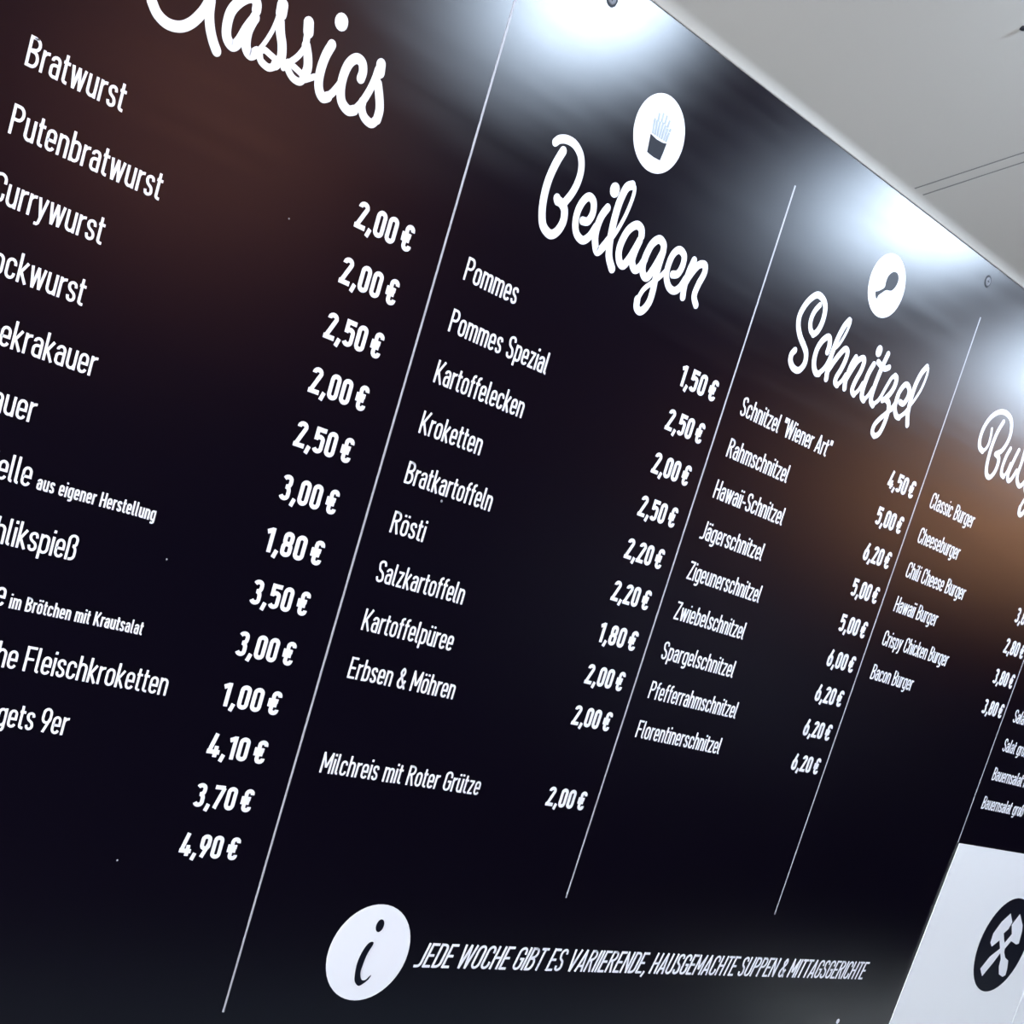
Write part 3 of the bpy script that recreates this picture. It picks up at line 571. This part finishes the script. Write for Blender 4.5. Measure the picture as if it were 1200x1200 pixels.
# divider lines
for x, y0, y1 in ((-0.6575, .467, -.592), (-0.1888, .467, -.592), (0.2828, .467, -.4352), (0.7484, .467, -.4352), (1.2100, .467, -.2805)):
    ink = Ink(); ink.ribbon([(x, y1), (x, y0)], 0.0023)
    ink.build('divider_line', M_line, board, O)
# information line
ink = Ink(); write(ink, 'JEDE WOCHE GIBT ES VARIIERENDE, HAUSGEMACHTE SUPPEN & MITTAGSGERICHTE', 0.0595, -.5352, 0.0310, 0.10, 0.9985, track=.075, italic=0.22)
ink.build('information_lettering', M_film, board, O, 'slanted white capitals announcing weekly changing soups and lunches')
ink = Ink(); ink.disc((1.0305, -.6105), .0045); ink.build('lettering_tip', M_film, board, O)
# script headings
for k in ('Classics', 'Beilagen', 'Schnitzel', 'Burger'):
    ink = Ink(); W0 = HW[k]
    for wt, pts in HEADINGS[k]:
        ink.ribbon(catmull(pts, 7), W0*wt, False, cap=1)
    ink.build('heading_lettering', M_film, board, O, 'large white brush-script heading')
# round badges
def badge(cx, cy, r, name='badge', mat=M_film, label=None, face=FACE):
    ink = Ink(face); ink.disc((cx, cy), r, n=48)
    return ink.build(name, mat, board, O, label)
def sym(parent, name, rings, mat, face, label=None):
    ink = Ink(face)
    for r in rings: ink.fill(r)
    return ink.build(name, mat, parent, (0, 0, 0), label)
def smooth_ring(r, n=4):
    p = r[-2:] + r + r[:3]
    q = catmull(p, n); a = 2*n; return q[a:a+len(r)*n]
def reorigin(o):          # sub-parts sit in their badge's space, which sits in the board's
    for v in o.data.vertices: v.co -= Vector(O)
F2 = FACE - 0.0005
b1 = badge(0.0453, 0.4281, 0.0395, label='white round badge with a dark paper cone of fries')
reorigin(sym(b1, 'fries_cup', [SYMBOLS['cup']], M_dark_film, F2))
# fries: single slim sticks fanned out above the cup
random.seed(4)
ink = Ink(F2)
for row, (n, y0, hh) in enumerate(((7, .4243, .0085), (7, .4320, .0080), (6, .4395, .0085))):
    for k in range(n):
        t = (k+.5)/n; dome = .006*(2*t-1)**2*row; y1 = y0 + hh*(.85+.3*random.random()) - dome; ya = y0 - dome*.5
        f = lambda y: (.0335+.0255*t) + ((.0262+.0372*t)-(.0335+.0255*t))*((y-.4235)/.0265)
        wq = .00125
        ink.fill([(f(ya)-wq, ya), (f(ya)+wq, ya), (f(y1)+wq, y1), (f(y1)-wq, y1)])
reorigin(ink.build('fries_sticks', M_grey_film, b1, (0, 0, 0)))
b2 = badge(0.5166, 0.4300, 0.0398, label='white round badge with a grey chicken leg')
reorigin(sym(b2, 'chicken_leg', [smooth_ring(SYMBOLS['drumstick'])], M_dark_film, F2))
b3 = badge(-0.0137, -0.5190, 0.0588, label='large white round badge with a dark script letter i')
reorigin(sym(b3, 'letter_stroke', [smooth_ring(SYMBOLS['ibody'])], M_dark_film, F2))
ink = Ink(F2); ink.disc((-0.0100, -0.4857), .0056, .0078); reorigin(ink.build('letter_dot', M_dark_film, b3, (0, 0, 0)))
# screws along the edges
def screw(x, z):
    m = MB(); m.lathe([(0.0, -.00100), (.0030, -.00096), (.0052, -.0007), (.0062, -.0003), (.0062, 0.0)], (x, 0, z), 24, 'Y')
    s = m.build('screw', M_screw, board, O, smooth=True)
    m = MB(); m.lathe([(.0060, -.00055), (.0078, -.0005), (.0084, 0.0)], (x, 0, z), 24, 'Y')
    m.build('rim', M_darksteel, s)
    m.v = m.v
    for c in s.children:
        for v in c.data.vertices: v.co -= Vector(O)
    m = MB()
    for a in (0, 1):
        l, q = (.0030, .0006) if a else (.0006, .0030)
        m.box((x-l, -.00108, z-q), (x+l, -.0009, z+q))
    c = m.build('slot', M_darksteel, s)
    for v in c.data.vertices: v.co -= Vector(O)
for x in (-0.0729, 0.7365, 1.5460):
    screw(x, BZ+.5135)
for x in (-0.0729, 0.7365):
    screw(x, BZ-.775)
m = MB()
for x, y, r in ((-0.3607, -.4336, .0012), (-0.1000, -.0130, .0016), (-.3935, -.142, .0010), (-.3640, .181, .0009)):
    m.lathe([(0, -.0004), (r*.7, -.0003), (r, 0)], (x, 0, BZ+y), 8, 'Y')
tag(m.build('dust_speck', M_dust, board, O), kind='stuff')

# ------------------------------------------------------------------ white sheet at the lower right, hung slightly askew
S0 = (1.42, -0.0012, BBOT)
sheet = empty('white_sign', S0, 'plain white sign over the lower right of the black board, round dark emblem on it', 'sign')
def slab(name, ring, y0, y1, mat, parent, origin):
    n = len(ring); v = [(a, y0, BZ+b) for a, b in ring] + [(a, y1, BZ+b) for a, b in ring]
    f = [tuple(range(n)), tuple(range(2*n-1, n-1, -1))] + [(i, n+i, n+(i+1) % n, (i+1) % n) for i in range(n)]
    return link_mesh(name, v, f, mat, parent, origin)
slab('sheet', [(1.2124, -.2810), (1.1865, -.7995), (1.6640, -.7995), (1.6590, -.2810)], -0.0021, -0.0012, M_sheet, sheet, S0)
ink = Ink(-0.0021); ink.disc((1.5054, -.4583), 0.0936, n=64); em = ink.build('emblem', M_dark_film, sheet, S0)
ink = Ink(-0.0021-FILM-.0003); ink.fill(SYMBOLS['hammer']); c = ink.build('tool_symbol', M_film, em, S0, 'white tool with a rounded handle')
ink = Ink(-0.0021-FILM-.0006); ink.fill(SYMBOLS['pick']); c2 = ink.build('tool_symbol', M_film, em, S0, 'white tool with a straight square-ended handle')
# neighbouring blank panel
m = MB(); m.box((1.6655, -0.0022, BBOT), (2.6, 0.0115, BZ-.2810), 0.0006)
tag(m.build('blank_panel', M_sheet, None, (2.1, 0, BBOT)), 'blank white wall panel right of the thin grey joint', 'panel')


# ------------------------------------------------------------------ spotlights of the stall hung under the slope, plus one added for the sign
def spotlight(x, y, z, aim, label, power):
    zc = min(CZ - SL*y, FZ)
    t = empty('spotlight', (x, y, zc), label, 'lamp', 'white spotlights aimed at the menu board')
    m = MB(); m.lathe([(0, 0), (.035, 0), (.035, -.012), (0, -.012)], (0, 0, 0), 24); m.build('ceiling_plate', M_white, t)
    h = zc - z
    m = MB(); m.lathe([(.006, 0), (.006, -h)], (0, 0, 0), 12); m.build('stem', M_white, t)
    d = (Vector(aim) - Vector((x, y, z))).normalized()
    q = d.to_track_quat('-Z', 'Y').to_matrix().to_4x4()
    m = MB(); m.lathe([(0, .10), (.030, .10), (.040, .085), (.046, .02), (LR+.012, -.004), (LR+.010, -.006), (LR+.002, .002)], (0, 0, 0), 32)
    hd = m.build('lamp_head', M_white, t, smooth=True); hd.matrix_local = Matrix.Translation((0, 0, -h)) @ q
    m = MB(); m.lathe([(0, -.001), (LR*.6, -.0006), (LR+.004, .001)], (0, 0, 0), 32)
    m.v = [v for v in m.v]
    ln = m.build('lens', M_lamp, hd, smooth=True)
for x, y, z, a, lab in LAMPS:
    spotlight(x, y, z, a, lab, 1)
PENDANTS = [(0.72, -2.35, 2.62, .095, 'small amber glass globe pendant before the wooden wall', None),
            (5.15, -2.35, 2.66, .13, 'larger amber glass globe pendant near the far end of the wooden wall', M_warm2)]
def pendant(x, y, z, r, label, mat):
    mat = mat or M_warm
    t = empty('pendant_lamp', (x, y, FZ), label, 'lamp', 'amber pendant lamps along the wooden wall')
    h = FZ - z
    m = MB(); m.lathe([(0, 0), (.045, 0), (.045, -.02), (0, -.025)], (0, 0, 0), 24); m.build('ceiling_rose', M_cable, t)
    m = MB(); m.lathe([(.004, -.02), (.004, -h+r)], (0, 0, 0), 8); m.build('cable', M_cable, t)
    m = MB(); m.lathe([(r*math.sin(a*math.pi/14)*(1 if a < 14 else 1), -h + r*math.cos(a*math.pi/14)) for a in range(15)], (0, 0, 0), 32)
    m.build('glass_globe', mat, t, smooth=True)
for x, y, z, r, lab, mm in PENDANTS:
    pendant(x, y, z, r, lab, mm)
# wooden cladding on the upper half of the opposite wall, one board at a time
clad = empty('trim_2', (0, YB, 2.0), kind='structure')
pl = None
zz = 2.02; k = 0
while zz < FZ-0.1:
    m = MB(); m.box((XL, YB+.004, zz), (XR, YB+.022, min(zz+.136, FZ-.01)), 0.003)
    m.build('plank', M_wood, clad, (0, YB, 2.0)); zz += .14
# back counter below the board
ct = empty('back_counter', (1.0, -0.4, 0), 'long back counter with a grey green top below the menu board', 'counter')
m = MB(); m.box((-1.4, -.57, .08), (3.6, -.01, .89)); m.build('body', M_wall, ct, (1.0, -0.4, 0))
m = MB(); m.box((-1.42, -.60, .89), (3.62, 0.0, .93), .004); m.build('worktop', M_counter, ct, (1.0, -0.4, 0))
m = MB(); m.box((-1.36, -.52, 0), (3.56, -.05, .08)); m.build('plinth', M_darksteel, ct, (1.0, -0.4, 0))
# unseen cabinet added opposite for a bluish grey reflection in the board
WC = (3.9, -2.5, 1.42)
wc = empty('reflection_cabinet', WC, 'unseen pale grey cabinet added on the opposite wall to reflect in the board', 'cabinet')
m = MB(); m.box((3.3, -2.695, 1.42), (4.5, -2.36, 1.96), .006); m.build('body', M_reflection_panel, wc, WC)
for a in (3.31, 3.905):
    m = MB(); m.box((a, -2.358, 1.43), (a+.585, -2.34, 1.95), .004); d = m.build('door', M_reflection_panel, wc, WC)
    hx = a+.55 if a < 3.6 else a+.035
    m = MB(); m.lathe([(.008, .03), (.008, .19)], (hx-WC[0], -2.33-WC[1], 0), 12); m.build('handle', M_steel, d)
tr = empty('reflection_tray', (2.0, -.45, .93), 'unseen pale tray added on the back counter to reflect low in the board', 'tray')  # tray added for a brighter reflected spot low on the board
m = MB(); m.box((1.55, -.55, .931), (2.45, -.2, .945), .004); m.build('base', M_tray, tr, (2.0, -.45, .93))
for a, c in (((1.55, -.55, .945), (2.45, -.535, .965)), ((1.55, -.215, .945), (2.45, -.2, .965)), ((1.55, -.535, .945), (1.565, -.215, .965)), ((2.435, -.535, .945), (2.45, -.215, .965))):
    m = MB(); m.box(a, c); m.build('rim', M_tray, tr, (2.0, -.45, .93))
